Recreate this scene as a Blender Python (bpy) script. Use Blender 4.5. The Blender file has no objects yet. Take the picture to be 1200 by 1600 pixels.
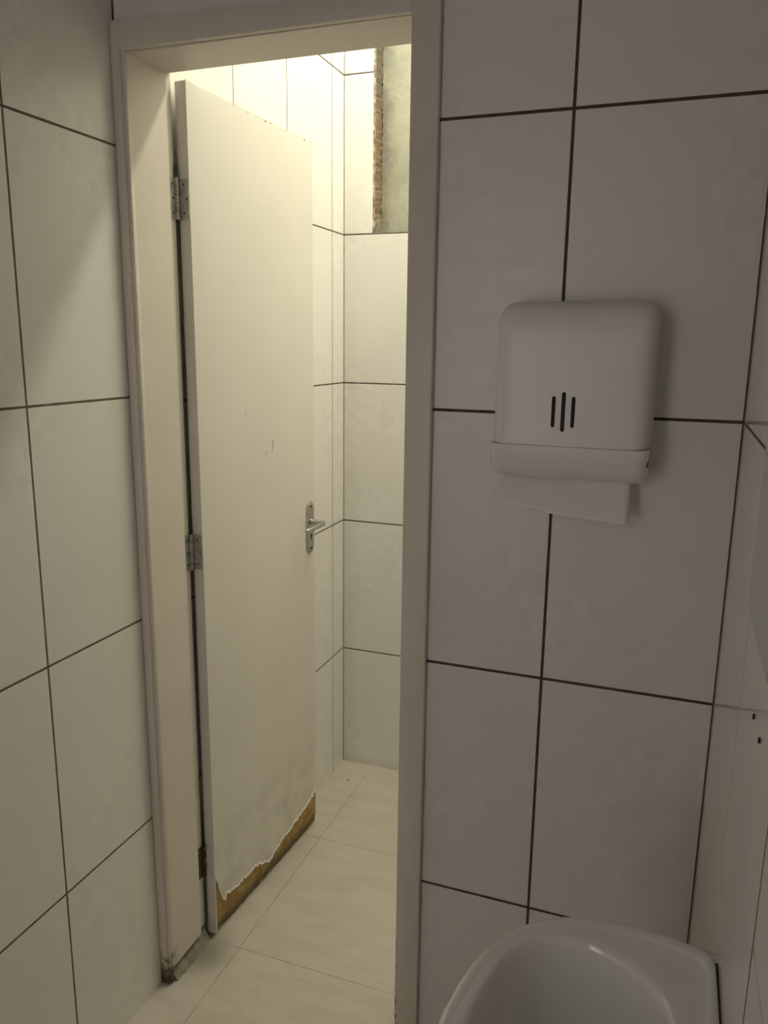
import bpy, bmesh, math, random
from mathutils import Vector, Matrix, Euler

random.seed(7)
scene = bpy.context.scene
COL = scene.collection

# ------------------------------------------------------------------ units
# everything is laid out in tile heights (one wall tile = 1 x 0.6) and converted to metres
U = 0.5
FZ = -3.93                       # floor level in tile heights (0 = the grout course above the dispenser)


def W(x, y, z):
    return Vector((x * U, y * U, (z - FZ) * U))


# ------------------------------------------------------------------ camera
cam_d = bpy.data.cameras.new('camera')
cam_d.sensor_fit = 'VERTICAL'
cam_d.sensor_height = 36.0
cam_d.lens = 36.0 * 1235.42 / 1600.0
cam_d.clip_start = 0.02
cam = bpy.data.objects.new('camera', cam_d)
COL.objects.link(cam)
cam.location = W(0.39134, -2.84893, -0.75627)
cam.rotation_mode = 'XYZ'
cam.rotation_euler = (1.3591457, -0.0120242, 0.3517409)
scene.camera = cam

# ------------------------------------------------------------------ world, light, exposure
scene.view_settings.view_transform = 'Standard'
scene.view_settings.look = 'None'
scene.view_settings.gamma = 1.0
scene.view_settings.use_curve_mapping = False
scene.view_settings.exposure = 0.0

world = bpy.data.worlds.new('world')
world.use_nodes = True
world.node_tree.nodes['Background'].inputs[0].default_value = (0.6, 0.62, 0.7, 1)
world.node_tree.nodes['Background'].inputs[1].default_value = 0.0
scene.world = world


def area_light(name, loc, rot, size, size_y, power, color):
    d = bpy.data.lights.new(name, 'AREA')
    d.shape = 'RECTANGLE'
    d.size = size
    d.size_y = size_y
    d.energy = power
    d.color = color
    o = bpy.data.objects.new(name, d)
    o.location = loc
    o.rotation_euler = rot
    COL.objects.link(o)
    return o


# warm ceiling lamp of the inner cubicle, shining down
lamp = area_light('cubicle_lamp', W(-0.45, 1.62, 2.25), (0, 0, 0), 1.0, 0.12, 19.5, (1.0, 0.96, 0.78))
# daylight reaching the washroom through its own entrance, behind and left of the camera
area_light('entrance_daylight', W(-1.1, -4.57, -1.0), (math.radians(90), 0, math.pi), 0.40, 1.5, 6.0, (0.985, 0.925, 1.0))

# ------------------------------------------------------------------ node helpers


class NT:
    def __init__(self, mat):
        self.t = mat.node_tree
        self.n = self.t.nodes
        self.l = self.t.links

    def node(self, typ, **kw):
        nd = self.n.new(typ)
        for k, v in kw.items():
            setattr(nd, k, v)
        return nd

    def put(self, sock, v):
        if isinstance(v, bpy.types.NodeSocket):
            self.l.new(v, sock)
        elif v is not None:
            sock.default_value = v

    def math(self, op, a, b=None, c=None, clamp=False):
        nd = self.node('ShaderNodeMath', operation=op)
        nd.use_clamp = clamp
        self.put(nd.inputs[0], a)
        self.put(nd.inputs[1], b)
        if c is not None:
            self.put(nd.inputs[2], c)
        return nd.outputs[0]

    def maprange(self, v, a, b, c=0.0, d=1.0, smooth=True):
        nd = self.node('ShaderNodeMapRange')
        nd.interpolation_type = 'SMOOTHSTEP' if smooth else 'LINEAR'
        self.put(nd.inputs['Value'], v)
        for k, x in (('From Min', a), ('From Max', b), ('To Min', c), ('To Max', d)):
            self.put(nd.inputs[k], x)
        return nd.outputs['Result']

    def mix(self, f, a, b):
        nd = self.node('ShaderNodeMix', data_type='RGBA')
        self.put(nd.inputs[0], f)
        for s, v in ((nd.inputs[6], a), (nd.inputs[7], b)):
            if isinstance(v, tuple) and len(v) == 3:
                v = v + (1.0,)
            self.put(s, v)
        return nd.outputs[2]

    def noise(self, vec, scale, detail=3.0, rough=0.55):
        nd = self.node('ShaderNodeTexNoise')
        self.put(nd.inputs['Vector'], vec)
        nd.inputs['Scale'].default_value = scale
        nd.inputs['Detail'].default_value = detail
        nd.inputs['Roughness'].default_value = rough
        return nd.outputs['Fac']

    def bump(self, h, strength, dist, normal=None):
        nd = self.node('ShaderNodeBump')
        nd.inputs['Strength'].default_value = strength
        nd.inputs['Distance'].default_value = dist
        self.put(nd.inputs['Height'], h)
        if normal is not None:
            self.put(nd.inputs['Normal'], normal)
        return nd.outputs['Normal']


def new_mat(name):
    m = bpy.data.materials.new(name)
    m.use_nodes = True
    nt = NT(m)
    return m, nt, nt.n['Principled BSDF']


def coords(nt):
    tc = nt.node('ShaderNodeTexCoord')
    sp = nt.node('ShaderNodeSeparateXYZ')
    nt.l.new(tc.outputs['Object'], sp.inputs[0])
    return tc.outputs['Object'], sp.outputs[0], sp.outputs[1], sp.outputs[2]


def min_dist(nt, c, lines):
    """distance in metres from coordinate c to the nearest of the listed positions"""
    r = None
    for p in lines:
        d = nt.math('ABSOLUTE', nt.math('SUBTRACT', c, p))
        r = d if r is None else nt.math('MINIMUM', r, d)
    return r


def tile_mat(name, axis, vlines, hlines, gw, grout, base, rough=0.3, vwidth=None,
             vgrout=None, extra=None, pattern=1.0, dirt=0.0):
    """ceramic wall tile; axis = horizontal coordinate (0 x, 1 y); line positions in metres"""
    m, nt, bs = new_mat(name)
    obj_v, x, y, z = coords(nt)
    h = (x, y)[axis]
    wob = nt.math('MULTIPLY', nt.math('SUBTRACT', nt.noise(obj_v, 35.0, 4.0), 0.5), 0.0012)
    dv = nt.math('ADD', min_dist(nt, h, vlines), wob)
    dh = nt.math('ADD', min_dist(nt, z, hlines), wob)
    vw = gw if vwidth is None else vwidth
    fv = nt.maprange(dv, vw * 0.36, vw * 0.60, 1.0, 0.0)
    fh = nt.maprange(dh, gw * 0.36, gw * 0.60, 1.0, 0.0)
    # slight wave plus an embossed 25 mm mosaic that only shows in places
    q = 1.0 / 0.0245
    gx = nt.math('ABSOLUTE', nt.math('SUBTRACT', nt.math('FRACT', nt.math('MULTIPLY', h, q)), 0.5))
    gz = nt.math('ABSOLUTE', nt.math('SUBTRACT', nt.math('FRACT', nt.math('MULTIPLY', z, q)), 0.5))
    sq = nt.maprange(nt.math('MAXIMUM', gx, gz), 0.40, 0.49, 0.0, 1.0)
    cell = nt.node('ShaderNodeTexWhiteNoise', noise_dimensions='2D')
    cmb = nt.node('ShaderNodeCombineXYZ')
    nt.put(cmb.inputs[0], nt.math('FLOOR', nt.math('MULTIPLY', h, q)))
    nt.put(cmb.inputs[1], nt.math('FLOOR', nt.math('MULTIPLY', z, q)))
    nt.put(cell.inputs['Vector'], cmb.outputs[0])
    zone = nt.maprange(nt.noise(obj_v, 3.2, 1.0), 0.47, 0.60)
    cellv = nt.math('MULTIPLY', nt.math('SUBTRACT', cell.outputs['Value'], 0.5), zone)
    # fine woven lines pressed in the glaze
    lines = nt.math('SINE', nt.math('MULTIPLY', z, 2 * math.pi / 0.0052))
    lines2 = nt.math('SINE', nt.math('MULTIPLY', h, 2 * math.pi / 0.0061))
    weave = nt.math('MULTIPLY', nt.math('ADD', lines, lines2), 0.5)
    soft = nt.noise(obj_v, 5.0, 3.0)
    tone = nt.math('ADD', nt.math('MULTIPLY', nt.math('SUBTRACT', soft, 0.5), 0.10),
                   nt.math('MULTIPLY', cellv, 0.07 * pattern))
    tone = nt.math('ADD', tone, nt.math('MULTIPLY', weave, 0.012 * pattern))
    hs = nt.node('ShaderNodeHueSaturation')
    hs.inputs['Color'].default_value = base + (1.0,)
    nt.put(hs.inputs['Value'], nt.math('ADD', 1.0, tone))
    col = hs.outputs['Color']
    if dirt > 0:
        dz = nt.maprange(z, 0.0, dirt, 0.35, 0.0)
        col = nt.mix(nt.math('MULTIPLY', dz, nt.noise(obj_v, 14.0)), col, (0.20, 0.17, 0.11))
    gvar = nt.noise(obj_v, 22.0, 3.0)
    gcol = nt.mix(nt.maprange(gvar, 0.35, 0.75, 0.0, 0.35), grout, tuple(c * 2.6 + 0.02 for c in grout))
    vcol = gcol if vgrout is None else nt.mix(0.0, vgrout, vgrout)
    col = nt.mix(fv, col, vcol)
    col = nt.mix(fh, col, gcol)
    gmask = nt.math('MAXIMUM', fv, fh)
    if extra is not None:
        fe, ecol = extra(nt, x, y, z, obj_v)
        col = nt.mix(fe, col, ecol)
    nt.put(bs.inputs['Base Color'], col)
    nt.put(bs.inputs['Roughness'], nt.math('ADD', nt.math('MULTIPLY', gmask, 0.5), rough))
    hgt = nt.math('SUBTRACT', nt.math('MULTIPLY', nt.math('MULTIPLY', sq, zone), -0.12 * pattern), gmask)
    hgt = nt.math('ADD', hgt, nt.math('MULTIPLY', weave, 0.02 * pattern))
    hgt = nt.math('ADD', hgt, nt.math('MULTIPLY', nt.noise(obj_v, 9.0, 1.0), 0.5))
    nt.put(bs.inputs['Normal'], nt.bump(hgt, 0.35, 0.0016))
    return m


def zc(k):                      # tile course position -> metres
    return (k - FZ) * U


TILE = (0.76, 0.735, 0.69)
GROUT = (0.060, 0.036, 0.026)
M = {}
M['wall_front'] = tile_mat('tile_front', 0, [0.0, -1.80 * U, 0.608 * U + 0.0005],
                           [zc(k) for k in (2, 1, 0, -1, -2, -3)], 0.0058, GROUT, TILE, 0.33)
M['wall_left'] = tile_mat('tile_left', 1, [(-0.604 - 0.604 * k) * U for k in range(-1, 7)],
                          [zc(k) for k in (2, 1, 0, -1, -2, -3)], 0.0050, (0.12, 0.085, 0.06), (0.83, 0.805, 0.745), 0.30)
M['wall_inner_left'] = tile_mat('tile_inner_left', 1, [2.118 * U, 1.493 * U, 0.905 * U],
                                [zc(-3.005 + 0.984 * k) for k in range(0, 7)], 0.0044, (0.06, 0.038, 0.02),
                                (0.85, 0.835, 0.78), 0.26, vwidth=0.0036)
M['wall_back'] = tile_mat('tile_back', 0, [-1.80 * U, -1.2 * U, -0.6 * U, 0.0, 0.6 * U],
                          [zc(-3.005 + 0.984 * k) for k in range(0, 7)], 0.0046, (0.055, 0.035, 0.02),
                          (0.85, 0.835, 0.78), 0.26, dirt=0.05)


def right_extra(nt, x, y, z, v):
    # grout line of the lower course, only nearer than the second joint
    d = nt.math('ABSOLUTE', nt.math('SUBTRACT', z, zc(-1.83)))
    f = nt.maprange(d, 0.0008, 0.0018, 0.7, 0.0)
    g = nt.math('LESS_THAN', y, -1.44 * U)
    # joint mask limited to that stretch, and its colour
    return nt.math('MULTIPLY', f, g), (0.20, 0.17, 0.13)


def right_lines_extra(nt, x, y, z, v):
    fe, c = right_extra(nt, x, y, z, v)
    d = nt.math('ABSOLUTE', nt.math('SUBTRACT', y, -0.79 * U))
    f2 = nt.math('MULTIPLY', nt.maprange(d, 0.0010, 0.0034, 0.55, 0.0),
                 nt.math('LESS_THAN', z, zc(-1.40)))
    f2 = nt.math('MULTIPLY', f2, nt.math('GREATER_THAN', z, zc(-2.12)))
    return nt.math('MAXIMUM', fe, f2), c


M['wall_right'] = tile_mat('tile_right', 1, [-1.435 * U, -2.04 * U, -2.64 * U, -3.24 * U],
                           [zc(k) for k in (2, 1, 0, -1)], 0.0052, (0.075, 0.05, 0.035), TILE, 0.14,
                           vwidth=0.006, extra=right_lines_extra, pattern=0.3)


def floor_mat():
    m, nt, bs = new_mat('floor_tile')
    v, x, y, z = coords(nt)
    wob = nt.math('MULTIPLY', nt.math('SUBTRACT', nt.noise(v, 30.0, 4.0), 0.5), 0.001)
    dx = nt.math('ADD', min_dist(nt, x, [(-1.553 + 1.03 * k) * U for k in range(0, 4)]), wob)
    dy = nt.math('ADD', min_dist(nt, y, [(0.318 + 1.027 * k) * U for k in range(-5, 2)]), wob)
    d = nt.math('MINIMUM', dx, dy)
    f = nt.maprange(d, 0.0009, 0.0022, 1.0, 0.0)
    f = nt.math('MULTIPLY', f, nt.maprange(nt.noise(v, 11.0, 3.0), 0.3, 0.6, 0.25, 0.75))
    mp = nt.node('ShaderNodeMapping')
    mp.inputs['Scale'].default_value = (2.0, 9.0, 1.0)
    mp.inputs['Rotation'].default_value = (0, 0, 0.35)
    nt.put(mp.inputs['Vector'], v)
    vein = nt.noise(mp.outputs[0], 2.3, 6.0, 0.6)
    col = nt.mix(nt.maprange(vein, 0.35, 0.72), (0.61, 0.57, 0.475), (0.55, 0.51, 0.415))
    dirt = nt.maprange(nt.noise(v, 7.0, 5.0, 0.65), 0.52, 0.75, 0.0, 0.35)
    col = nt.mix(dirt, col, (0.42, 0.37, 0.28))
    # grey grime gathered around the frame foot by the hinge side
    rad = nt.math('SQRT', nt.math('ADD', nt.math('POWER', nt.math('ADD', x, 1.73 * U), 2.0),
                                  nt.math('POWER', nt.math('SUBTRACT', y, 0.22 * U), 2.0)))
    gr = nt.maprange(nt.math('ADD', rad, nt.math('MULTIPLY', nt.noise(v, 16.0), 0.05)), 0.03, 0.15, 0.75, 0.0)
    col = nt.mix(gr, col, (0.20, 0.18, 0.13))
    col = nt.mix(f, col, (0.30, 0.26, 0.19))
    # one dark speck on the tile in the far corner
    sd = nt.math('SQRT', nt.math('ADD', nt.math('POWER', nt.math('SUBTRACT', x, SPECK[0]), 2.0),
                                 nt.math('POWER', nt.math('SUBTRACT', y, SPECK[1]), 2.0)))
    col = nt.mix(nt.maprange(sd, 0.003, 0.006, 1.0, 0.0), col, (0.05, 0.04, 0.03))
    nt.put(bs.inputs['Base Color'], col)
    bs.inputs['Roughness'].default_value = 0.38
    h = nt.math('SUBTRACT', nt.math('MULTIPLY', vein, 0.2), f)
    nt.put(bs.inputs['Normal'], nt.bump(h, 0.2, 0.001))
    return m


SPECK = (-1.655 * U, 2.06 * U)
M['floor'] = floor_mat()


def simple(name, col, rough=0.5, metal=0.0, noise_s=0.0, noise_amt=0.0, bump=0.0, bump_s=60.0, coat=0.0):
    m, nt, bs = new_mat(name)
    v = coords(nt)[0]
    if noise_s:
        c = nt.mix(nt.maprange(nt.noise(v, noise_s, 4.0), 0.3, 0.7), tuple(k * (1 - noise_amt) for k in col),
                   tuple(min(1, k * (1 + noise_amt)) for k in col))
        nt.put(bs.inputs['Base Color'], c)
    else:
        bs.inputs['Base Color'].default_value = col + (1.0,)
    bs.inputs['Roughness'].default_value = rough
    bs.inputs['Metallic'].default_value = metal
    bs.inputs['Coat Weight'].default_value = coat
    if bump:
        nt.put(bs.inputs['Normal'], nt.bump(nt.noise(v, bump_s, 4.0), bump, 0.001))
    return m


M['ceiling'] = simple('ceiling_paint', (0.84, 0.83, 0.79), 0.8, noise_s=4.0, noise_amt=0.03)


def frame_mat():
    """cream gloss paint on a wooden frame: chipped along the edges, rotted at the foot"""
    m, nt, bs = new_mat('frame_paint')
    v, x, y, z = coords(nt)
    col = nt.mix(nt.maprange(nt.noise(v, 6.0, 3.0), 0.3, 0.7), (0.69, 0.64, 0.55), (0.725, 0.675, 0.585))
    # chips: sparse dark dots low on the right-hand post and odd ones elsewhere
    vo = nt.node('ShaderNodeTexVoronoi')
    nt.put(vo.inputs['Vector'], v)
    vo.inputs['Scale'].default_value = 26.0
    rnd = nt.node('ShaderNodeSeparateColor')
    nt.l.new(vo.outputs['Color'], rnd.inputs[0])
    size = nt.math('MULTIPLY', nt.maprange(rnd.outputs[0], 0.86, 1.0, 0.0, 0.13, False),
                   nt.maprange(z, 0.05, 0.75, 1.0, 0.25))
    chip = nt.maprange(nt.math('SUBTRACT', vo.outputs['Distance'], size), -0.02, 0.015, 1.0, 0.0)
    chip = nt.math('MULTIPLY', chip, nt.math('GREATER_THAN', size, 0.012))
    # worn arris of the right-hand post
    edge = nt.math('MULTIPLY',
                   nt.maprange(nt.math('ABSOLUTE', nt.math('ADD', x, 0.558 * U)), 0.0015, 0.006, 1.0, 0.0),
                   nt.maprange(z, 0.05, 0.55, 1.0, 0.0))
    edge = nt.math('MULTIPLY', edge, nt.maprange(nt.noise(v, 55.0, 3.0), 0.52, 0.60))
    # rot at the foot of the left-hand post
    zz = nt.math('ADD', z, nt.math('MULTIPLY', nt.math('SUBTRACT', nt.noise(v, 30.0, 5.0, 0.7), 0.5), 0.22))
    rot = nt.math('MULTIPLY', nt.maprange(zz, 0.03, 0.10, 1.0, 0.0), nt.maprange(y, -0.01, 0.03, 1.0, 0.0))
    hgt = nt.math('MAXIMUM', chip, nt.math('MAXIMUM', edge, rot))
    col = nt.mix(chip, col, (0.045, 0.032, 0.024))
    col = nt.mix(edge, col, (0.05, 0.036, 0.026))
    rcol = nt.mix(nt.maprange(nt.noise(v, 70.0, 3.0), 0.4, 0.6), (0.055, 0.030, 0.016), (0.16, 0.10, 0.055))
    col = nt.mix(rot, col, rcol)
    nt.put(bs.inputs['Base Color'], col)
    nt.put(bs.inputs['Roughness'], nt.math('ADD', 0.42, nt.math('MULTIPLY', hgt, 0.4)))
    hh = nt.math('SUBTRACT', nt.math('MULTIPLY', nt.noise(v, 18.0, 3.0), 0.5), hgt)
    nt.put(bs.inputs['Normal'], nt.bump(hh, 0.3, 0.0012))
    return m


M['frame'] = frame_mat()


def door_paint():
    m, nt, bs = new_mat('door_paint')
    v, x, y, z = coords(nt)
    col = nt.mix(nt.maprange(nt.noise(v, 2.5, 3.0), 0.3, 0.7), (0.74, 0.71, 0.64), (0.78, 0.75, 0.675))
    # grime smears rising from the rotten foot of the leaf
    smear = nt.math('MULTIPLY', nt.maprange(z, 0.12, 0.45, 1.0, 0.0),
                    nt.maprange(nt.noise(v, 9.0, 4.0), 0.40, 0.70, 0.0, 0.45))
    col = nt.mix(smear, col, (0.40, 0.37, 0.30))
    nt.put(bs.inputs['Base Color'], col)
    bs.inputs['Roughness'].default_value = 0.42
    nt.put(bs.inputs['Normal'], nt.bump(nt.noise(v, 14.0, 3.0), 0.15, 0.001))
    return m


M['door_paint'] = door_paint()


def rotten_wood():
    m, nt, bs = new_mat('rotten_fibreboard')
    v, x, y, z = coords(nt)
    n1 = nt.noise(v, 26.0, 5.0, 0.65)
    col = nt.mix(nt.maprange(n1, 0.32, 0.66), (0.36, 0.185, 0.05), (0.50, 0.36, 0.14))
    n2 = nt.noise(v, 60.0, 5.0, 0.7)
    col = nt.mix(nt.maprange(n2, 0.58, 0.72, 0.0, 0.85), col, (0.10, 0.055, 0.02))
    bevel_shade = nt.math('ADD', z, nt.math('MULTIPLY', nt.math('SUBTRACT', n1, 0.5), 0.03))
    col = nt.mix(nt.maprange(bevel_shade, 0.022, 0.060, 0.9, 0.0), col, (0.17, 0.13, 0.055))  # shade of the down-facing bevel, painted as a darker foot
    nt.put(bs.inputs['Base Color'], col)
    bs.inputs['Roughness'].default_value = 0.85
    nt.put(bs.inputs['Normal'], nt.bump(nt.noise(v, 90.0, 6.0, 0.7), 0.9, 0.003))
    return m


M['rotten'] = rotten_wood()


def panel_mat():
    m, nt, bs = new_mat('grey_green_panel')
    v, x, y, z = coords(nt)
    n1 = nt.noise(v, 11.0, 4.0, 0.6)
    col = nt.mix(nt.maprange(n1, 0.3, 0.7), (0.37, 0.37, 0.285), (0.46, 0.455, 0.36))
    n2 = nt.noise(v, 85.0, 4.0, 0.7)
    col = nt.mix(nt.maprange(n2, 0.45, 0.75, 0.0, 0.5), col, (0.30, 0.30, 0.24))
    # sooty mildew creeping in from the crumbling edge
    e = nt.math('SUBTRACT', x, -1.594 * U)
    e = nt.math('ADD', e, nt.math('MULTIPLY', nt.math('SUBTRACT', nt.noise(v, 8.0, 5.0, 0.7), 0.5), -0.16))
    col = nt.mix(nt.maprange(e, -0.02, 0.055, 0.75, 0.0), col, (0.16, 0.165, 0.13))
    nt.put(bs.inputs['Base Color'], col)
    bs.inputs['Roughness'].default_value = 0.9
    nt.put(bs.inputs['Normal'], nt.bump(nt.noise(v, 120.0, 5.0, 0.7), 0.5, 0.002))
    return m


M['panel'] = panel_mat()


def reveal_mat():
    m, nt, bs = new_mat('crumbling_reveal')
    v, x, y, z = coords(nt)
    n = nt.noise(v, 24.0, 5.0, 0.7)
    d = nt.math('SUBTRACT', y, 2.312 * U)                 # depth into the reveal
    dd = nt.math('ADD', d, nt.math('MULTIPLY', nt.math('SUBTRACT', n, 0.5), 0.030))
    brown = nt.mix(nt.maprange(nt.noise(v, 9.0, 4.0), 0.35, 0.65), (0.20, 0.13, 0.075), (0.26, 0.175, 0.105))
    grey = nt.mix(nt.maprange(n, 0.4, 0.62), (0.17, 0.14, 0.10), (0.50, 0.48, 0.41))
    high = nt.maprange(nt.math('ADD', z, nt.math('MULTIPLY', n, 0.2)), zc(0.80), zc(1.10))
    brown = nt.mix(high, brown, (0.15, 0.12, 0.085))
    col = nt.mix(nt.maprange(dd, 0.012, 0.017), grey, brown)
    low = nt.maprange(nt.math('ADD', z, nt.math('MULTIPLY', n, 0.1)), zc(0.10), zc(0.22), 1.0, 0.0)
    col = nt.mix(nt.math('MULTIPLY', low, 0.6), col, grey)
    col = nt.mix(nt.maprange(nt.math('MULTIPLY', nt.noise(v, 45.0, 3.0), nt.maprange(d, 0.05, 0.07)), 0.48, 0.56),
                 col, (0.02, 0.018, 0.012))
    nt.put(bs.inputs['Base Color'], col)
    bs.inputs['Roughness'].default_value = 0.9
    nt.put(bs.inputs['Normal'], nt.bump(n, 0.4, 0.002))
    return m


M['reveal'] = reveal_mat()
M['mortar'] = simple('mortar', (0.27, 0.255, 0.195), 0.9, noise_s=40.0, noise_amt=0.25, bump=0.4, bump_s=90)
M['steel'] = simple('zinc_steel', (0.47, 0.45, 0.43), 0.42, 0.75, noise_s=60.0, noise_amt=0.22)
M['rust'] = simple('rusted_steel', (0.085, 0.050, 0.030), 0.8, 0.2, noise_s=70.0, noise_amt=0.5, bump=0.6)
M['screw'] = simple('screw_head', (0.10, 0.09, 0.08), 0.5, 0.6)
M['chrome'] = simple('satin_chrome', (0.50, 0.48, 0.44), 0.22, 1.0, noise_s=30.0, noise_amt=0.05)
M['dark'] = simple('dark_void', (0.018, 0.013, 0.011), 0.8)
M['plastic'] = simple('white_plastic', (0.80, 0.765, 0.73), 0.34, noise_s=5.0, noise_amt=0.015)
M['paper'] = simple('paper', (0.88, 0.84, 0.80), 0.9, noise_s=60.0, noise_amt=0.02, bump=0.15, bump_s=250)
M['ceramic'] = simple('white_vitreous_china', (0.80, 0.785, 0.755), 0.12, noise_s=4.0, noise_amt=0.01, coat=0.4)
M['gap_shade'] = simple('basin_gap_shade', (0.035, 0.030, 0.02), 0.7)  # near-black colour for the shade in the gap behind the basin


def mirror_mat():
    m, nt, bs = new_mat('mirror_silver')
    bs.inputs['Base Color'].default_value = (0.74, 0.79, 0.74, 1)
    bs.inputs['Metallic'].default_value = 1.0
    bs.inputs['Roughness'].default_value = 0.03
    return m


M['mirror'] = mirror_mat()

# ------------------------------------------------------------------ mesh helpers


class MB:
    """collects shapes given in tile-height units and links them as one mesh object"""

    def __init__(self):
        self.bm = bmesh.new()

    def box(self, x0, x1, y0, y1, z0, z1, bevel=0.0, seg=2):
        vs = [self.bm.verts.new((x, y, z)) for x in (x0, x1) for y in (y0, y1) for z in (z0, z1)]
        f = [(0, 1, 3, 2), (4, 6, 7, 5), (0, 4, 5, 1), (2, 3, 7, 6), (0, 2, 6, 4), (1, 5, 7, 3)]
        fs = [self.bm.faces.new([vs[i] for i in q]) for q in f]
        if bevel:
            es = list({e for q in fs for e in q.edges})
            bmesh.ops.bevel(self.bm, geom=es, offset=bevel, segments=seg, affect='EDGES', profile=0.5)
        return self

    def prism(self, pts, axis, a, b, bevel=0.0, seg=2):
        """polygon pts (2D) swept along axis ('x','y','z') from a to b"""
        def mk(p, t):
            if axis == 'x':
                return (t, p[0], p[1])
            if axis == 'y':
                return (p[0], t, p[1])
            return (p[0], p[1], t)
        va = [self.bm.verts.new(mk(p, a)) for p in pts]
        vb = [self.bm.verts.new(mk(p, b)) for p in pts]
        n = len(pts)
        fs = [self.bm.faces.new(va), self.bm.faces.new(list(reversed(vb)))]
        for i in range(n):
            j = (i + 1) % n
            fs.append(self.bm.faces.new((va[j], va[i], vb[i], vb[j])))
        if bevel:
            es = [e for e in {e for q in fs[:2] for e in q.edges}]
            bmesh.ops.bevel(self.bm, geom=es, offset=bevel, segments=seg, affect='EDGES', profile=0.5)
        return self

    def tube(self, path, r, n=14, caps=True, squash=None):
        """round bar along a list of points; r a number or one per point"""
        path = [Vector(p) for p in path]
        rs = r if isinstance(r, (list, tuple)) else [r] * len(path)
        rings = []
        up = None
        for i, p in enumerate(path):
            d = (path[min(i + 1, len(path) - 1)] - path[max(i - 1, 0)]).normalized()
            if up is None:
                up = Vector((0, 0, 1)) if abs(d.z) < 0.9 else Vector((1, 0, 0))
            s = d.cross(up).normalized()
            up = s.cross(d).normalized()
            ring = []
            for k in range(n):
                a = 2 * math.pi * k / n
                ring.append(self.bm.verts.new(p + rs[i] * (math.cos(a) * s + math.sin(a) * up)))
            rings.append(ring)
        for a, b in zip(rings, rings[1:]):
            for k in range(n):
                j = (k + 1) % n
                self.bm.faces.new((a[k], a[j], b[j], b[k]))
        if caps:
            self.bm.faces.new(list(reversed(rings[0])))
            self.bm.faces.new(rings[-1])
        return self

    def rings(self, rings, cap0=True, cap1=True):
        vv = [[self.bm.verts.new(p) for p in r] for r in rings]
        n = len(vv[0])
        for a, b in zip(vv, vv[1:]):
            for k in range(n):
                j = (k + 1) % n
                self.bm.faces.new((a[k], a[j], b[j], b[k]))
        if cap0:
            self.bm.faces.new(list(reversed(vv[0])))
        if cap1:
            self.bm.faces.new(vv[-1])
        return self

    def grid(self, pts):
        vv = [[self.bm.verts.new(p) for p in row] for row in pts]
        for a, b in zip(vv, vv[1:]):
            for k in range(len(a) - 1):
                self.bm.faces.new((a[k], a[k + 1], b[k + 1], b[k]))
        return self

    def build(self, name, mat, parent=None, smooth=False, local=False, angle=None, mods=None):
        """local=True: coordinates are relative to the parent (still tile heights)"""
        bm = self.bm
        off = 0.0 if local else -FZ
        for v in bm.verts:
            v.co = Vector((v.co.x * U, v.co.y * U, (v.co.z + off) * U))
        bmesh.ops.recalc_face_normals(bm, faces=bm.faces[:])
        if smooth:
            for f in bm.faces:
                f.smooth = True
            if angle is not None:
                for e in bm.edges:
                    if len(e.link_faces) == 2 and e.calc_face_angle(0.0) > angle:
                        e.smooth = False
        me = bpy.data.meshes.new(name)
        bm.to_mesh(me)
        bm.free()
        me.materials.append(mat)
        o = bpy.data.objects.new(name, me)
        COL.objects.link(o)
        if parent is not None:
            o.parent = parent
        return o


def tag(o, label, cat, kind=None, group=None):
    o['label'] = label
    o['category'] = cat
    if kind:
        o['kind'] = kind
    if group:
        o['group'] = group
    return o


def empty(name, loc, rz=0.0):
    o = bpy.data.objects.new(name, None)
    o.empty_display_size = 0.05
    o.location = loc
    o.rotation_euler = (0, 0, rz)
    COL.objects.link(o)
    return o


# ------------------------------------------------------------------ the room shell
XL, XR = -1.80, 0.608
YF, YI = 0.0, 0.318              # the two faces of the partition with the doorway
YB = 2.312                       # rear wall of the cubicle
YN = -4.6                        # wall behind the camera
ZT = 2.6                        # ceiling
OX0, OX1, OZ = -1.80, -0.53, 0.375   # masonry opening

b = MB()
b.box(XL, OX1, YF, YI, OZ, ZT)
b.box(OX1, XR, YF, YI, FZ, ZT)
tag(b.build('wall_front', M['wall_front']), 'dim white-tiled wall to the right of the doorway, with brown grout', 'wall', 'structure')
b = MB().box(XL - 0.2, XL, YN, YI, FZ, ZT)
tag(b.build('wall_left', M['wall_left']), 'white-tiled wall along the left edge, lit by the doorway', 'wall', 'structure')
b = MB().box(XL - 0.2, XL, YI, YB + 0.3, FZ, ZT)
tag(b.build('wall_inner_left', M['wall_inner_left']), 'bright tiled cubicle wall behind the open door', 'wall', 'structure')
b = MB().box(XR, XR + 0.2, YN, YB + 0.3, FZ, ZT)
wr = tag(b.build('wall_right', M['wall_right']), 'glossy tiled wall at the right edge beside the basin', 'wall', 'structure')
for (yy, zz) in ((-1.094, -1.536), (-1.219, -1.529)):
    h = MB().tube([(XR - 0.0005, yy, zz), (XR - 0.004, yy, zz)], 0.006, 10)
    h.build('plug_hole', M['dark'], wr)
NX0, NX1, NZ0, NZ1 = -1.594, -0.35, -0.052, 1.45
b = MB()
b.box(XL, NX0, YB, YB + 0.3, FZ, ZT)
b.box(NX1, XR, YB, YB + 0.3, FZ, ZT)
b.box(NX0, NX1, YB, YB + 0.3, FZ, NZ0)
b.box(NX0, NX1, YB, YB + 0.3, NZ1, ZT)
tag(b.build('wall_back', M['wall_back']), 'tiled cubicle wall facing the doorway, below the recess', 'wall', 'structure')
b = MB().box(XL - 0.2, XR + 0.2, YN - 0.2, YN, FZ, ZT)
tag(b.build('wall_near', M['wall_left']), 'tiled washroom wall behind the viewer', 'wall', 'structure')
b = MB().box(XL - 0.2, XR + 0.2, YN - 0.2, YB + 0.3, FZ - 0.15, FZ)
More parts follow.
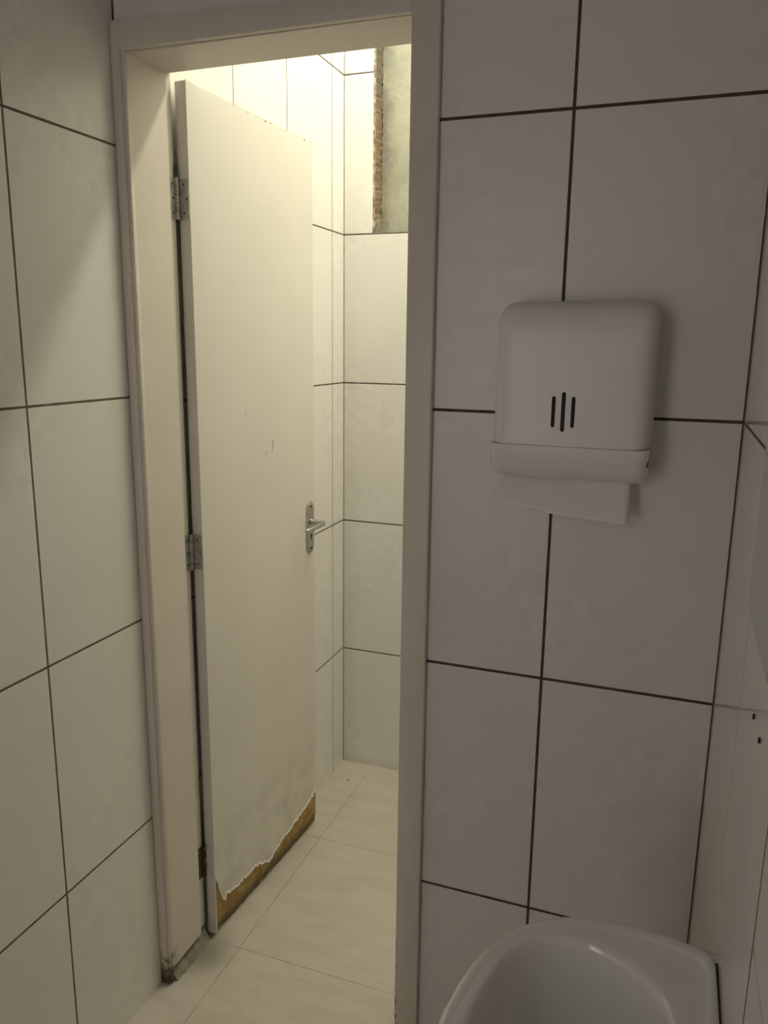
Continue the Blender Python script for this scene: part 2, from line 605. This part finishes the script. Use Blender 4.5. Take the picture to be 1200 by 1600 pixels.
tag(b.build('floor', M['floor']), 'pale beige tiled floor seen through the doorway', 'floor', 'structure')
b = MB().box(XL - 0.2, XR + 0.2, YN - 0.2, YB + 0.3, ZT, ZT + 0.15)
tag(b.build('ceiling', M['ceiling']), 'painted ceiling above washroom and cubicle', 'ceiling', 'structure')

# recessed opening in the rear wall: crumbling reveal round a mottled panel
win = empty('window_1', W(NX0, YB, NZ0))
tag(win, 'blocked window recess with crumbling brown edge high in cubicle wall', 'window', 'structure')


def rel(o):                       # parent with an unrotated empty, keep world coordinates
    return o


def child(o, parent):
    o.parent = parent
    o.matrix_parent_inverse = Matrix.Translation(-parent.location)
    return o


def ragged_strip(x, y0, y1, z0, z1, n, amp, inward):
    """thin lining of a reveal whose front edge is broken"""
    rows = []
    for i in range(n + 1):
        z = z0 + (z1 - z0) * i / n
        yy = y0 + random.random() ** 2 * amp
        tt = 0.004 + random.random() * 0.0025
        rows.append([(x, yy, z), (x + inward * tt, yy + 0.012, z), (x + inward * (tt + random.random() * 0.006), y0 + 0.07, z),
                     (x + inward * (0.004 + random.random() * 0.008), y1, z)])
    return rows


lin = MB()
lin.grid(ragged_strip(NX0 + 0.0005, YB, YB + 0.151, NZ0, NZ1, 90, 0.010, 1))
child(lin.build('reveal', M['reveal']), win)
child(MB().box(NX0 + 0.002, NX1 - 0.002, YB + 0.15, YB + 0.19, NZ0 + 0.002, NZ1 - 0.002).build('panel', M['panel']), win)
win.children[-1]['label'] = 'mottled grey green panel'
child(MB().box(NX0 + 0.012, NX1 - 0.002, YB + 0.004, YB + 0.149, NZ0 + 0.001, NZ0 + 0.007).build('sill', M['mortar']), win)

# ------------------------------------------------------------------ door frame
XJ, XRJ, ZH = -1.742, -0.558, 0.339      # clear opening: left stop, right stop, head stop
fr = empty('trim_1', W(-1.15, 0.0, FZ))
tag(fr, 'cream painted wooden door frame around the doorway, chipped and rotted at its foot', 'door frame', 'structure')
YS = 0.250                       # depth of the stop, beyond it the rebate
JB = FZ + 0.085                  # the rotted jamb stops short of the floor


def jamb_profile(x_face, x_reb, x_back):
    return [(x_back, 0.0), (x_face, 0.0), (x_face, YS), (x_reb, YS), (x_reb, YI), (x_back, YI)]


j = MB()
# ragged lower end of the hinge-side jamb
prof = jamb_profile(XJ, XJ - 0.024, XL + 0.001)
j.prism(prof, 'z', JB, ZH + 0.03)
child(j.build('jamb', M['frame']), fr)
j = MB().prism([(x, y) for x, y in jamb_profile(XRJ, XRJ + 0.024, OX1 - 0.001)], 'z', FZ + 0.001, ZH + 0.03)
child(j.build('jamb', M['frame']), fr)
j = MB().prism([(0.0, ZH), (YS, ZH), (YS, ZH + 0.024), (YI, ZH + 0.024), (YI, OZ - 0.001), (0.0, OZ - 0.001)], 'x', XJ - 0.024, XRJ + 0.024)
child(j.build('head', M['frame']), fr)
# architraves on the washroom face: a flat face with a raised inner bead
AT = -0.030


def architrave(pts_outer, lo, hi):
    pass


a = MB()
a.box(XL + 0.001, XJ - 0.014, AT, -0.0005, FZ + 0.004, 0.452, 0.006)
a.box(XJ - 0.020, XJ + 0.002, AT + 0.010, 0.003, FZ + 0.010, ZH + 0.012, 0.004)
child(a.build('architrave', M['frame'], smooth=True, angle=0.6), fr)
a = MB()
a.box(XRJ - 0.001, -0.455, AT, -0.0005, FZ + 0.002, 0.452, 0.007)
child(a.build('architrave', M['frame'], smooth=True, angle=0.6), fr)
a = MB()
a.prism([(XJ - 0.016, ZH + 0.006), (XRJ, ZH + 0.001), (XRJ, 0.408), (XJ - 0.016, 0.447)], 'y', AT + 0.001, -0.0005, 0.006)
child(a.build('architrave', M['frame'], smooth=True, angle=0.6), fr)
# mortar bed left under the cut jamb
mm = MB()
rows = []
for i in range(15):
    y = 0.008 + (YI - 0.016) * i / 14
    h = 0.055 + random.random() * 0.010
    rows.append([(XL + 0.002, y, FZ + h + 0.02), (XJ - 0.016 + random.random() * 0.003, y, FZ + h),
                 (XJ - 0.004 + random.random() * 0.004, y, FZ + h * 0.5), (XJ + 0.014 + random.random() * 0.008, y, FZ + 0.0008)])
mm.grid(rows)
child(mm.build('mortar_bed', M['mortar'], smooth=True), fr)

# ------------------------------------------------------------------ door (local axes: +x along the leaf, -y... leaf face at y = 0)
DP = Vector((-1.703, 0.340, 0.0))
DANG = math.atan2(1.477 - 0.340, -1.640 + 1.703)
door = empty('door_1', W(DP.x, DP.y, FZ), DANG)
tag(door, 'open cream flush door with peeled rotten bottom edge, hinged on the left post', 'door', 'structure')
# in leaf axes: u = distance from hinge edge along the leaf, v = across (v = 0 the visible face,
# positive v towards the wall behind), z from the floor
DL, DT = 1.139, 0.054
ZB, ZTOP0, ZTOP1 = 0.012, 4.268, 4.263


def D(u, v, z):
    return (u, v, z)


SK = 0.0045                       # thickness of the painted skin
leaf = MB()
# core, its visible face eaten away towards the foot
coren = 60
for_side = []
rows = []
bot = []
for i in range(coren + 1):
    u = DL * i / coren
    e = 0.006 * random.random()
    cham = 0.010 + 0.012 * random.random()
    zb = ZB + (0.010 * random.random() if 0 < i < coren else 0)
    rows.append([(u, DT, zb), (u, cham + 0.006, zb), (u, 0.007 + e * 0.4, zb + 0.045 + 0.018 * random.random()),
                 (u, SK + 0.0008 + e * 0.3, zb + 0.085 + 0.02 * random.random()), (u, SK + 0.0003, zb + 0.45),
                 (u, SK + 0.0003, ZTOP1 - 0.002), (u, DT, ZTOP1 - 0.002)])
core = MB()
core.rings(rows)
core.build('door_core', M['rotten'], door, local=True)
door.children[-1]['label'] = 'bare rotten brown board along the foot of the door'

prof = [(0.0, 0.36), (0.012, 0.345), (0.030, 0.275), (0.045, 0.225), (0.066, 0.188), (0.082, 0.178), (0.097, 0.208), (0.13, 0.196),
        (0.21, 0.178), (0.26, 0.188), (0.313, 0.172), (0.365, 0.184), (0.422, 0.172), (0.455, 0.150), (0.49, 0.138),
        (0.534, 0.112), (0.57, 0.122), (0.61, 0.148), (0.66, 0.152), (0.70, 0.172), (0.78, 0.168), (0.85, 0.190), (0.912, 0.198),
        (0.97, 0.212), (1.049, 0.230), (1.09, 0.246), (1.125, 0.268), (1.139, 0.290)]


def skin_z(u):
    for (a0, b0), (a1, b1) in zip(prof, prof[1:]):
        if a0 <= u <= a1:
            return b0 + (b1 - b0) * (u - a0) / (a1 - a0)
    return prof[-1][1]


pts = []
ns = 170
for i in range(ns + 1):
    u = DL * i / ns
    pts.append((u, skin_z(u) + random.uniform(-0.006, 0.006)))
top = [(DL * (1 - i / 90), ZTOP1 + (ZTOP0 - ZTOP1) * i / 90 - (random.random() ** 3) * 0.018) for i in range(91)]
sk = MB()
sk.prism(pts + top, 'y', 0.0, SK)
sk.build('painted_face', M['door_paint'], door, local=True)
rb = MB()
rows = []
for i in range(ns + 1):
    u, z = pts[i]
    w = 0.006 + 0.010 * abs(math.sin(i * 1.7) * math.sin(i * 0.31))
    rows.append([(u, -0.0004, z + w), (u + 0.002, -0.003 - random.random() * 0.004, z - 0.002 + random.uniform(-0.004, 0.002))])
rb.grid(rows)
fo = rb.build('torn_paint_edge', simple('torn_paint', (0.80, 0.78, 0.73), 0.7), door, local=True)
so = fo.modifiers.new('thickness', 'SOLIDIFY')
so.thickness = 0.0006
# edge lippings and back skin
lp = MB().box(-0.0015, 0.006, 0.0008, DT + 0.003, 0.020, ZTOP0 - 0.002, 0.0015)
lp.build('hinge_stile_edge', M['door_paint'], door, local=True)
lp = MB().box(DL - 0.006, DL + 0.0012, 0.0008, DT + 0.003, 0.36, ZTOP1 - 0.004, 0.0015)
lp.build('lock_stile_edge', M['door_paint'], door, local=True)
lp = MB().box(0.0, DL, DT, DT + 0.004, 0.05, ZTOP0 - 0.004)
lp.build('back_face', M['door_paint'], door, local=True)
MB().box(0.007, DL - 0.007, SK + 0.0001, DT - 0.001, ZTOP1 - 0.020, ZTOP1 - 0.0015).build('top_rail_edge', M['mortar'], door, local=True)
# scuffs on the painted face
sc = MB()
for (u, z, du, dz, w) in ((0.588, -1.366, 0.010, 0.022, 0.004), (0.655, -1.350, 0.012, 0.055, 0.006), (0.398, -1.136, 0.008, 0.016, 0.003)):
    zz = z - FZ
    sc.prism([(u, zz), (u + w, zz + 0.004), (u + du + w, zz + dz), (u + du, zz + dz + 0.004)], 'y', -0.0008, 0.0005)
sc.build('scuff_mark', simple('scuff', (0.30, 0.27, 0.21), 0.7), door, local=True)
# lever handle on a long plate
hd = empty('handle', (1.070 * U, 0, (-1.866 - FZ) * U))
hd.parent = door
hd['label'] = 'satin metal lever handle on long plate'
HW, HH = 0.036, 0.160


def stadium(w, h, n=10):
    out = []
    for k in range(n + 1):
        a = math.pi * k / n
        out.append((w * math.cos(a), h - w + w * math.sin(a)))
    for k in range(n + 1):
        a = math.pi + math.pi * k / n
        out.append((w * math.cos(a), -(h - w) + w * math.sin(a)))
    return out


pl = MB().prism(stadium(HW, HH), 'y', -0.014, 0.0, 0.004)
pl.build('plate', M['chrome'], hd, local=True, smooth=True, angle=0.5)
lv = MB()
lv.tube([(0.0, -0.010, 0.036), (0.0, -0.05, 0.036), (0.0, -0.085, 0.036), (-0.003, -0.100, 0.036), (-0.014, -0.104, 0.0358),
         (-0.06, -0.104, 0.034), (-0.13, -0.102, 0.032), (-0.20, -0.098, 0.030), (-0.208, -0.097, 0.030)],
        [0.019, 0.0150, 0.0145, 0.0145, 0.0145, 0.0145, 0.0140, 0.0135, 0.009], 16)
lv.build('lever', M['chrome'], hd, local=True, smooth=True, angle=0.9)
MB().prism([(-0.003, -0.080), (0.003, -0.080), (0.004, -0.060), (0.010, -0.052), (0.006, -0.040), (-0.006, -0.040), (-0.010, -0.052), (-0.004, -0.060)],
           'y', -0.0150, -0.010).build('keyhole', M['dark'], hd, local=True)
for zz in (0.130, -0.130):
    MB().tube([(0, -0.012, zz), (0, -0.0165, zz)], 0.009, 10).build('screw', M['screw'], hd, local=True)

# hinges: barrel standing in the corner between rebate and leaf
PX, PY = -1.7595, 0.322


def make_hinge(zc0, h, mat, smat, pin_up, dmat=None):
    hg = empty('hinge', (0, 0, 0))
    hg.parent = door
    # express world positions in door space
    inv = (Matrix.Translation(W(DP.x, DP.y, FZ)) @ Matrix.Rotation(DANG, 4, 'Z')).inverted()
    hg.matrix_parent_inverse = inv
    z0, z1 = zc0 - h / 2, zc0 + h / 2
    xr = XJ - 0.024
    MB().box(xr, xr + 0.005, YS + 0.004, PY - 0.006, z0, z1).build('jamb_leaf', mat, hg)
    MB().box(PX + 0.004, -1.704, 0.3335, 0.3385, z0 + 0.001, z1 - 0.003).build('door_leaf', dmat or mat, hg)
    n = 5
    bar = MB()
    for k in range(n):
        a0 = z0 + h * k / n + 0.0012
        a1 = z0 + h * (k + 1) / n - 0.0012
        bar.tube([(PX, PY, a0), (PX, PY, a1)], 0.0125, 14)
        # the wrapped strap of each knuckle, alternating sides
        if k % 2 == 0:
            bar.box(xr + 0.001, PX, PY - 0.0125, PY - 0.0085, a0, a1)
        else:
            bar.box(PX, PX + 0.012, PY + 0.006, PY + 0.0125, a0, a1)
    bar.build('barrel', mat, hg, smooth=True, angle=0.7)
    MB().tube([(PX, PY, z0 - 0.004), (PX, PY, z1 + pin_up)], 0.0065, 10).build('pin', smat, hg)
    for k in (0.16, 0.5, 0.84):
        xx = -1.725 + (0.010 if k == 0.5 else -0.004)
        if dmat is None:
            MB().tube([(xx, 0.3340, z0 + h * k), (xx, 0.3322, z0 + h * k)], 0.0052, 10).build('screw', smat, hg)
        MB().tube([(xr + 0.004, YS + 0.046, z0 + h * k), (xr + 0.0066, YS + 0.046, z0 + h * k)], 0.0052, 10).build('screw', smat, hg)
    return hg


h1 = make_hinge(-0.147, 0.178, M['steel'], M['screw'], 0.055)
h1['label'] = 'upper grey steel hinge with raised pin'
h2 = make_hinge(-1.765, 0.178, M['steel'], M['screw'], 0.004)
h2['label'] = 'middle grey steel hinge'
h3 = make_hinge(-3.462, 0.178, M['rust'], M['rust'], 0.004, M['door_paint'])
h3['label'] = 'lower rusted brown hinge'

# ------------------------------------------------------------------ paper towel dispenser
DX0, DX1 = -0.185, 0.325
DCX = (DX0 + DX1) / 2
dsp = empty('paper_towel_dispenser', W(DCX, 0.0, -1.2))
tag(dsp, 'white plastic paper towel dispenser with three vertical slots, mounted on the tiled wall', 'dispenser')


def rrect(x0, x1, z0, z1, r_top, r_bot, n=8):
    out = []
    for (cx, cz, a0, r) in ((x1 - r_top, z1 - r_top, 0, r_top), (x0 + r_top, z1 - r_top, 90, r_top),
                            (x0 + r_bot, z0 + r_bot, 180, r_bot), (x1 - r_bot, z0 + r_bot, 270, r_bot)):
        for k in range(n + 1):
            a = math.radians(a0 + 90 * k / n)
            out.append((cx + r * math.cos(a), cz + r * math.sin(a)))
    return out


def shell(z_lo, z_hi, inset_steps, rt, rb, taper, top_round):
    """front cover lofted from the wall (y=0) to the front; front edge rounded"""
    rings = []
    for (y, ins, dtop, dbot) in inset_steps:
        rings.append([(x, y, z) for x, z in rrect(DX0 + ins, DX1 - ins, z_lo + dbot, z_hi - dtop, max(rt - ins * 0.3, 0.01), max(rb - ins * 0.3, 0.004))])
    return rings


def splitz(x):                    # the seam between cover and lower tray bows gently
    t = (x - DCX) / 0.255
    return -1.083 - 0.004 * t + 0.004 * (1 - t * t)


def disp_piece(zlo, zhi, steps, rt, rb, name, curve_lo=False, curve_hi=False):
    mb = MB()
    rings = []
    for (y, ins, dtop, dbot) in steps:
        ring = []
        for x, z in rrect(DX0 + ins, DX1 - ins, zlo + dbot, zhi - dtop, max(rt - ins, 0.012), max(rb - ins * 0.5, 0.004), 8):
            t = (z - (zlo + dbot)) / max(1e-6, (zhi - dtop) - (zlo + dbot))
            dx = -0.010 * (1 - (z + 1.2) / 0.6) * (1 if x < DCX else -0.3)
            ring.append((x + dx, y, z))
        rings.append(ring)
    mb.rings(rings)
    o = mb.build(name, M['plastic'], None, smooth=True, angle=0.8)
    return child(o, dsp)


YD = -0.225
cov = [(-0.001, 0.0, 0.0, 0.0), (-0.10, 0.002, 0.004, 0.0), (-0.150, 0.004, 0.010, 0.0), (-0.178, 0.008, 0.020, 0.0), (-0.198, 0.015, 0.036, 0.0),
       (-0.212, 0.026, 0.058, 0.0), (-0.221, 0.040, 0.085, 0.0), (YD, 0.058, 0.115, 0.0), (YD - 0.001, 0.090, 0.16, 0.0)]
disp_piece(-1.084, -0.612, cov, 0.060, 0.004, 'front_cover')
tray = [(-0.001, 0.012, 0.0, 0.020), (-0.08, 0.012, 0.0, 0.020), (-0.14, 0.012, 0.0, 0.024), (-0.180, 0.014, 0.0, 0.034), (-0.202, 0.018, 0.0, 0.048),
        (-0.214, 0.026, 0.0, 0.062), (-0.221, 0.038, 0.0, 0.078), (YD + 0.001, 0.055, 0.0, 0.094)]
# lower tray: a front lip with rounded bottom edge, two cheeks, and a slot left open behind it
tr = MB()


def tray_section(x0, x1, secs):
    n = len(secs)


lip = [(-0.098, -1.205), (-0.125, -1.207), (-0.150, -1.203), (-0.175, -1.193), (-0.195, -1.178), (-0.209, -1.160), (-0.219, -1.138), (-0.224, -1.115),
       (-0.2255, -1.0855), (-0.200, -1.0855), (-0.196, -1.115), (-0.186, -1.140), (-0.168, -1.164), (-0.140, -1.184), (-0.105, -1.189)]
nx = 33
rows = []
x0, x1 = DX0 - 0.010, DX1 + 0.003
for i in range(nx):
    s = -1 + 2 * i / (nx - 1)
    # ends round off in plan
    e = max(0.0, (abs(s) - 0.86) / 0.14)
    k = 1 - math.sqrt(max(0.0, 1 - e * e)) if e < 1 else 1.0
    x = (x0 + x1) / 2 + (x1 - x0) / 2 * (math.copysign(0.86 + 0.14 * math.sin(e * math.pi / 2), s) if abs(s) > 0.86 else s)
    kk = (1 - math.cos(e * math.pi / 2)) * 0.055
    rows.append([(x, y + kk * ((-y - 0.09) / 0.135 if y < -0.09 else 0), z + kk * 0.55 * (1 if z < -1.15 else 0)) for y, z in lip])
tr.rings(rows)
for sgn, xa, xb in ((-1, DX0 - 0.009, DX0 + 0.006), (1, DX1 - 0.012, DX1 + 0.0005)):
    pts = [(-0.001, -1.087), (-0.205, -1.087), (-0.200, -1.125), (-0.185, -1.150), (-0.160, -1.168), (-0.120, -1.178), (-0.001, -1.182)]
    tr.prism(pts, 'x', xa, xb, 0.003)
tr.box(DX0, DX1 - 0.008, -0.060, -0.001, -1.188, -1.087, 0.004)
child(tr.build('lower_tray', M['plastic'], smooth=True, angle=0.7), dsp)
# dark inside of the throat
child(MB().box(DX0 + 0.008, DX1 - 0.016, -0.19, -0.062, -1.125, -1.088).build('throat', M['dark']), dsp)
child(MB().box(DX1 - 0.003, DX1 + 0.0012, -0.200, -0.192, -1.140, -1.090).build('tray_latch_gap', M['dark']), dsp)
for (xa, xb, za, zb_) in ((0.0135, 0.0255, -1.023, -0.921), (0.0445, 0.0575, -1.036, -0.907), (0.0765, 0.0885, -1.022, -0.921)):
    w = (xb - xa) / 2
    cx, cz = (xa + xb) / 2, (za + zb_) / 2
    pts = [(cx + px, cz + pz) for px, pz in stadium(w, (zb_ - za) / 2, 6)]
    o = MB().prism(pts, 'y', YD - 0.0022, YD + 0.004).build('sight_slot', M['dark'])
    child(o, dsp)
    o['label'] = 'dark vertical slot'

# paper towel hanging out of the throat
pw = MB()
nu, nv = 26, 10
tl, trr = (-0.142, -1.196), (0.272, -1.222)
bl, br = (-0.182, -1.287), (0.272, -1.345)
grid = []
for jv in range(nv + 1):
    t = jv / nv
    row = []
    for iu in range(nu + 1):
        s = iu / nu
        xa = tl[0] + (trr[0] - tl[0]) * s
        za = tl[1] + (trr[1] - tl[1]) * s + 0.03
        xb = bl[0] + (br[0] - bl[0]) * s
        zb2 = bl[1] + (br[1] - bl[1]) * s - 0.012 * math.sin(math.pi * s) - (0.006 if 0.85 < s < 0.95 else 0)
        y = -0.088 - 0.062 * max(0.0, t - 0.28) ** 1.0 / 0.72 - 0.010 * math.sin(3.0 * s + 1.0) * t
        row.append((xa + (xb - xa) * t, y, za + (zb2 - za) * t))
    grid.append(row)
pw.grid(grid)
pt = pw.build('paper_towel', M['paper'], smooth=True)
sol = pt.modifiers.new('thickness', 'SOLIDIFY')
sol.thickness = 0.0012
tag(pt, 'white folded paper towel hanging out of the dispenser slot', 'paper towel')

# ------------------------------------------------------------------ wash basin on the right wall
ZS = -2.258
YC = -1.455
half = [(0.604, 0.0), (0.604, 0.25), (0.604, 0.42), (0.6025, 0.485), (0.592, 0.512), (0.575, 0.527), (0.538, 0.534), (0.46, 0.546), (0.386, 0.549),
        (0.31, 0.542), (0.223, 0.517), (0.16, 0.478), (0.103, 0.420), (0.066, 0.352), (0.035, 0.276), (0.017, 0.196), (0.005, 0.110), (0.000, 0.0)]
BC = (0.285, 0.0)
inner = [(0.520, 0.0), (0.518, 0.14), (0.508, 0.254), (0.479, 0.340), (0.440, 0.385), (0.394, 0.416), (0.335, 0.441), (0.272, 0.453), (0.185, 0.432), (0.116, 0.353), (0.076, 0.206), (0.060, 0.085), (0.057, 0.0)]


def radial(pts, n):
    """resample a half outline by angle about BC -> radius for n angles in [0, pi]"""
    pol = []
    for x, y in pts:
        dx, dy = x - BC[0], y - BC[1]
        pol.append((math.atan2(dy, dx), math.hypot(dx, dy)))
    pol.sort()
    out = []
    for k in range(n + 1):
        a = math.pi * k / n
        for (a0, r0), (a1, r1) in zip(pol, pol[1:]):
            if a0 - 1e-6 <= a <= a1 + 1e-6:
                t = 0 if a1 == a0 else (a - a0) / (a1 - a0)
                # straight chord between the two points
                p0 = Vector((r0 * math.cos(a0), r0 * math.sin(a0)))
                p1 = Vector((r1 * math.cos(a1), r1 * math.sin(a1)))
                d = p1 - p0
                ca, sa = math.cos(a), math.sin(a)
                den = d.x * sa - d.y * ca
                tt = (p0.y * ca - p0.x * sa) / den if abs(den) > 1e-9 else t
                q = p0 + d * tt
                out.append(q.length)
                break
        else:
            out.append(pol[-1][1])
    return out


def smooth_list(r, it, keep=()):
    for _ in range(it):
        r = [r[0] if i == 0 else r[-1] if i == len(r) - 1 else (r[i - 1] + 2 * r[i] + r[i + 1]) / 4 for i in range(len(r))]
    return r


NA = 80
Ro = radial(half, NA)
Ri = smooth_list(radial(inner, NA), 6)


def full(r):
    return r + [r[k] for k in range(NA - 1, 0, -1)]


Ro, Ri = full(Ro), full(Ri)
ANG = [2 * math.pi * k / (2 * NA) for k in range(2 * NA)]


def sring(f, z, mode, out=0.0, deck=0.0):
    """mode 'o': outline scaled f; 'i': bowl edge scaled f; 'm': blend bowl->outline by f; out = fixed inward offset"""
    ring = []
    for k, a in enumerate(ANG):
        if mode == 'o':
            r = Ro[k] * f - min(out, (0.35 + out * 4.0) * (Ro[k] - Ri[k]))
        elif mode == 'i':
            r = Ri[k] * f
        else:
            r = Ri[k] + (Ro[k] - Ri[k]) * f - out
        ring.append((BC[0] + r * math.cos(a), YC + r * math.sin(a), ZS + z - deck * max(0.0, min(1.0, (math.cos(a) + 0.25) / 0.8))))
    return ring


RG = [sring(0.30, -0.405, 'i'), sring(0.55, -0.395, 'i'), sring(0.80, -0.350, 'i'), sring(0.99, -0.24, 'i'), sring(0.55, -0.125, 'm'),
      sring(0.98, -0.080, 'o'), sring(1.0, -0.062, 'o'), sring(1.0, -0.030, 'o'), sring(1.0, -0.010, 'o'), sring(1.0, -0.0035, 'o', 0.002), sring(1.0, -0.0008, 'o', 0.006),
      sring(1.0, 0.0, 'o', 0.012), sring(1.0, 0.0, 'o', 0.030), sring(1.0, -0.001, 'o', 0.036, 0.003), sring(1.0, -0.001, 'o', 0.044, 0.009), sring(0.40, -0.001, 'm', 0, 0.010),
      sring(0.16, -0.002, 'm', 0, 0.010), sring(0.06, -0.004, 'm', 0, 0.010), sring(1.0, -0.009, 'i', 0, 0.010), sring(0.990, -0.018, 'i', 0, 0.009), sring(0.982, -0.034, 'i', 0, 0.004),
      sring(0.972, -0.065, 'i'), sring(0.960, -0.105, 'i'), sring(0.940, -0.155, 'i'), sring(0.895, -0.215, 'i'), sring(0.81, -0.262, 'i'), sring(0.68, -0.300, 'i'), sring(0.52, -0.326, 'i'),
      sring(0.34, -0.345, 'i'), sring(0.16, -0.356, 'i'), sring(0.09, -0.360, 'i')]
sk_e = empty('wash_basin', W(BC[0], YC, ZS))
tag(sk_e, 'white ceramic wash basin fixed to the right-hand wall below the dispenser', 'wash basin')
bas = MB()
bas.rings(RG)
child(bas.build('bowl', M['ceramic'], smooth=True, angle=1.2), sk_e)
child(MB().tube([(BC[0], YC, ZS - 0.3595), (BC[0], YC, ZS - 0.350), (BC[0], YC, ZS - 0.349)], [0.042, 0.042, 0.030], 24).build('drain', M['chrome'], smooth=True, angle=0.6), sk_e)
child(MB().box(0.602, XR - 0.0005, YC - 0.50, YC + 0.495, ZS - 0.05, ZS - 0.010).build('gap_strip', M['gap_shade']), sk_e)  # dark strip standing in for the shaded gap between basin and wall
child(MB().tube([(BC[0], YC, ZS - 0.40), (BC[0], YC, ZS - 0.62), (BC[0] + 0.03, YC, ZS - 0.68), (BC[0] + 0.10, YC, ZS - 0.70), (XR - 0.002, YC, ZS - 0.70)], 0.035, 16).build('waste_pipe', M['plastic'], smooth=True, angle=0.8), sk_e)

# ------------------------------------------------------------------ mirror on the right wall
mr = MB().box(XR - 0.007, XR - 0.001, -1.75, -0.78, -1.39, 0.35, 0.003)
tag(mr.build('wall_mirror', M['mirror']), 'frameless mirror corner on the right-hand wall above the basin', 'mirror')
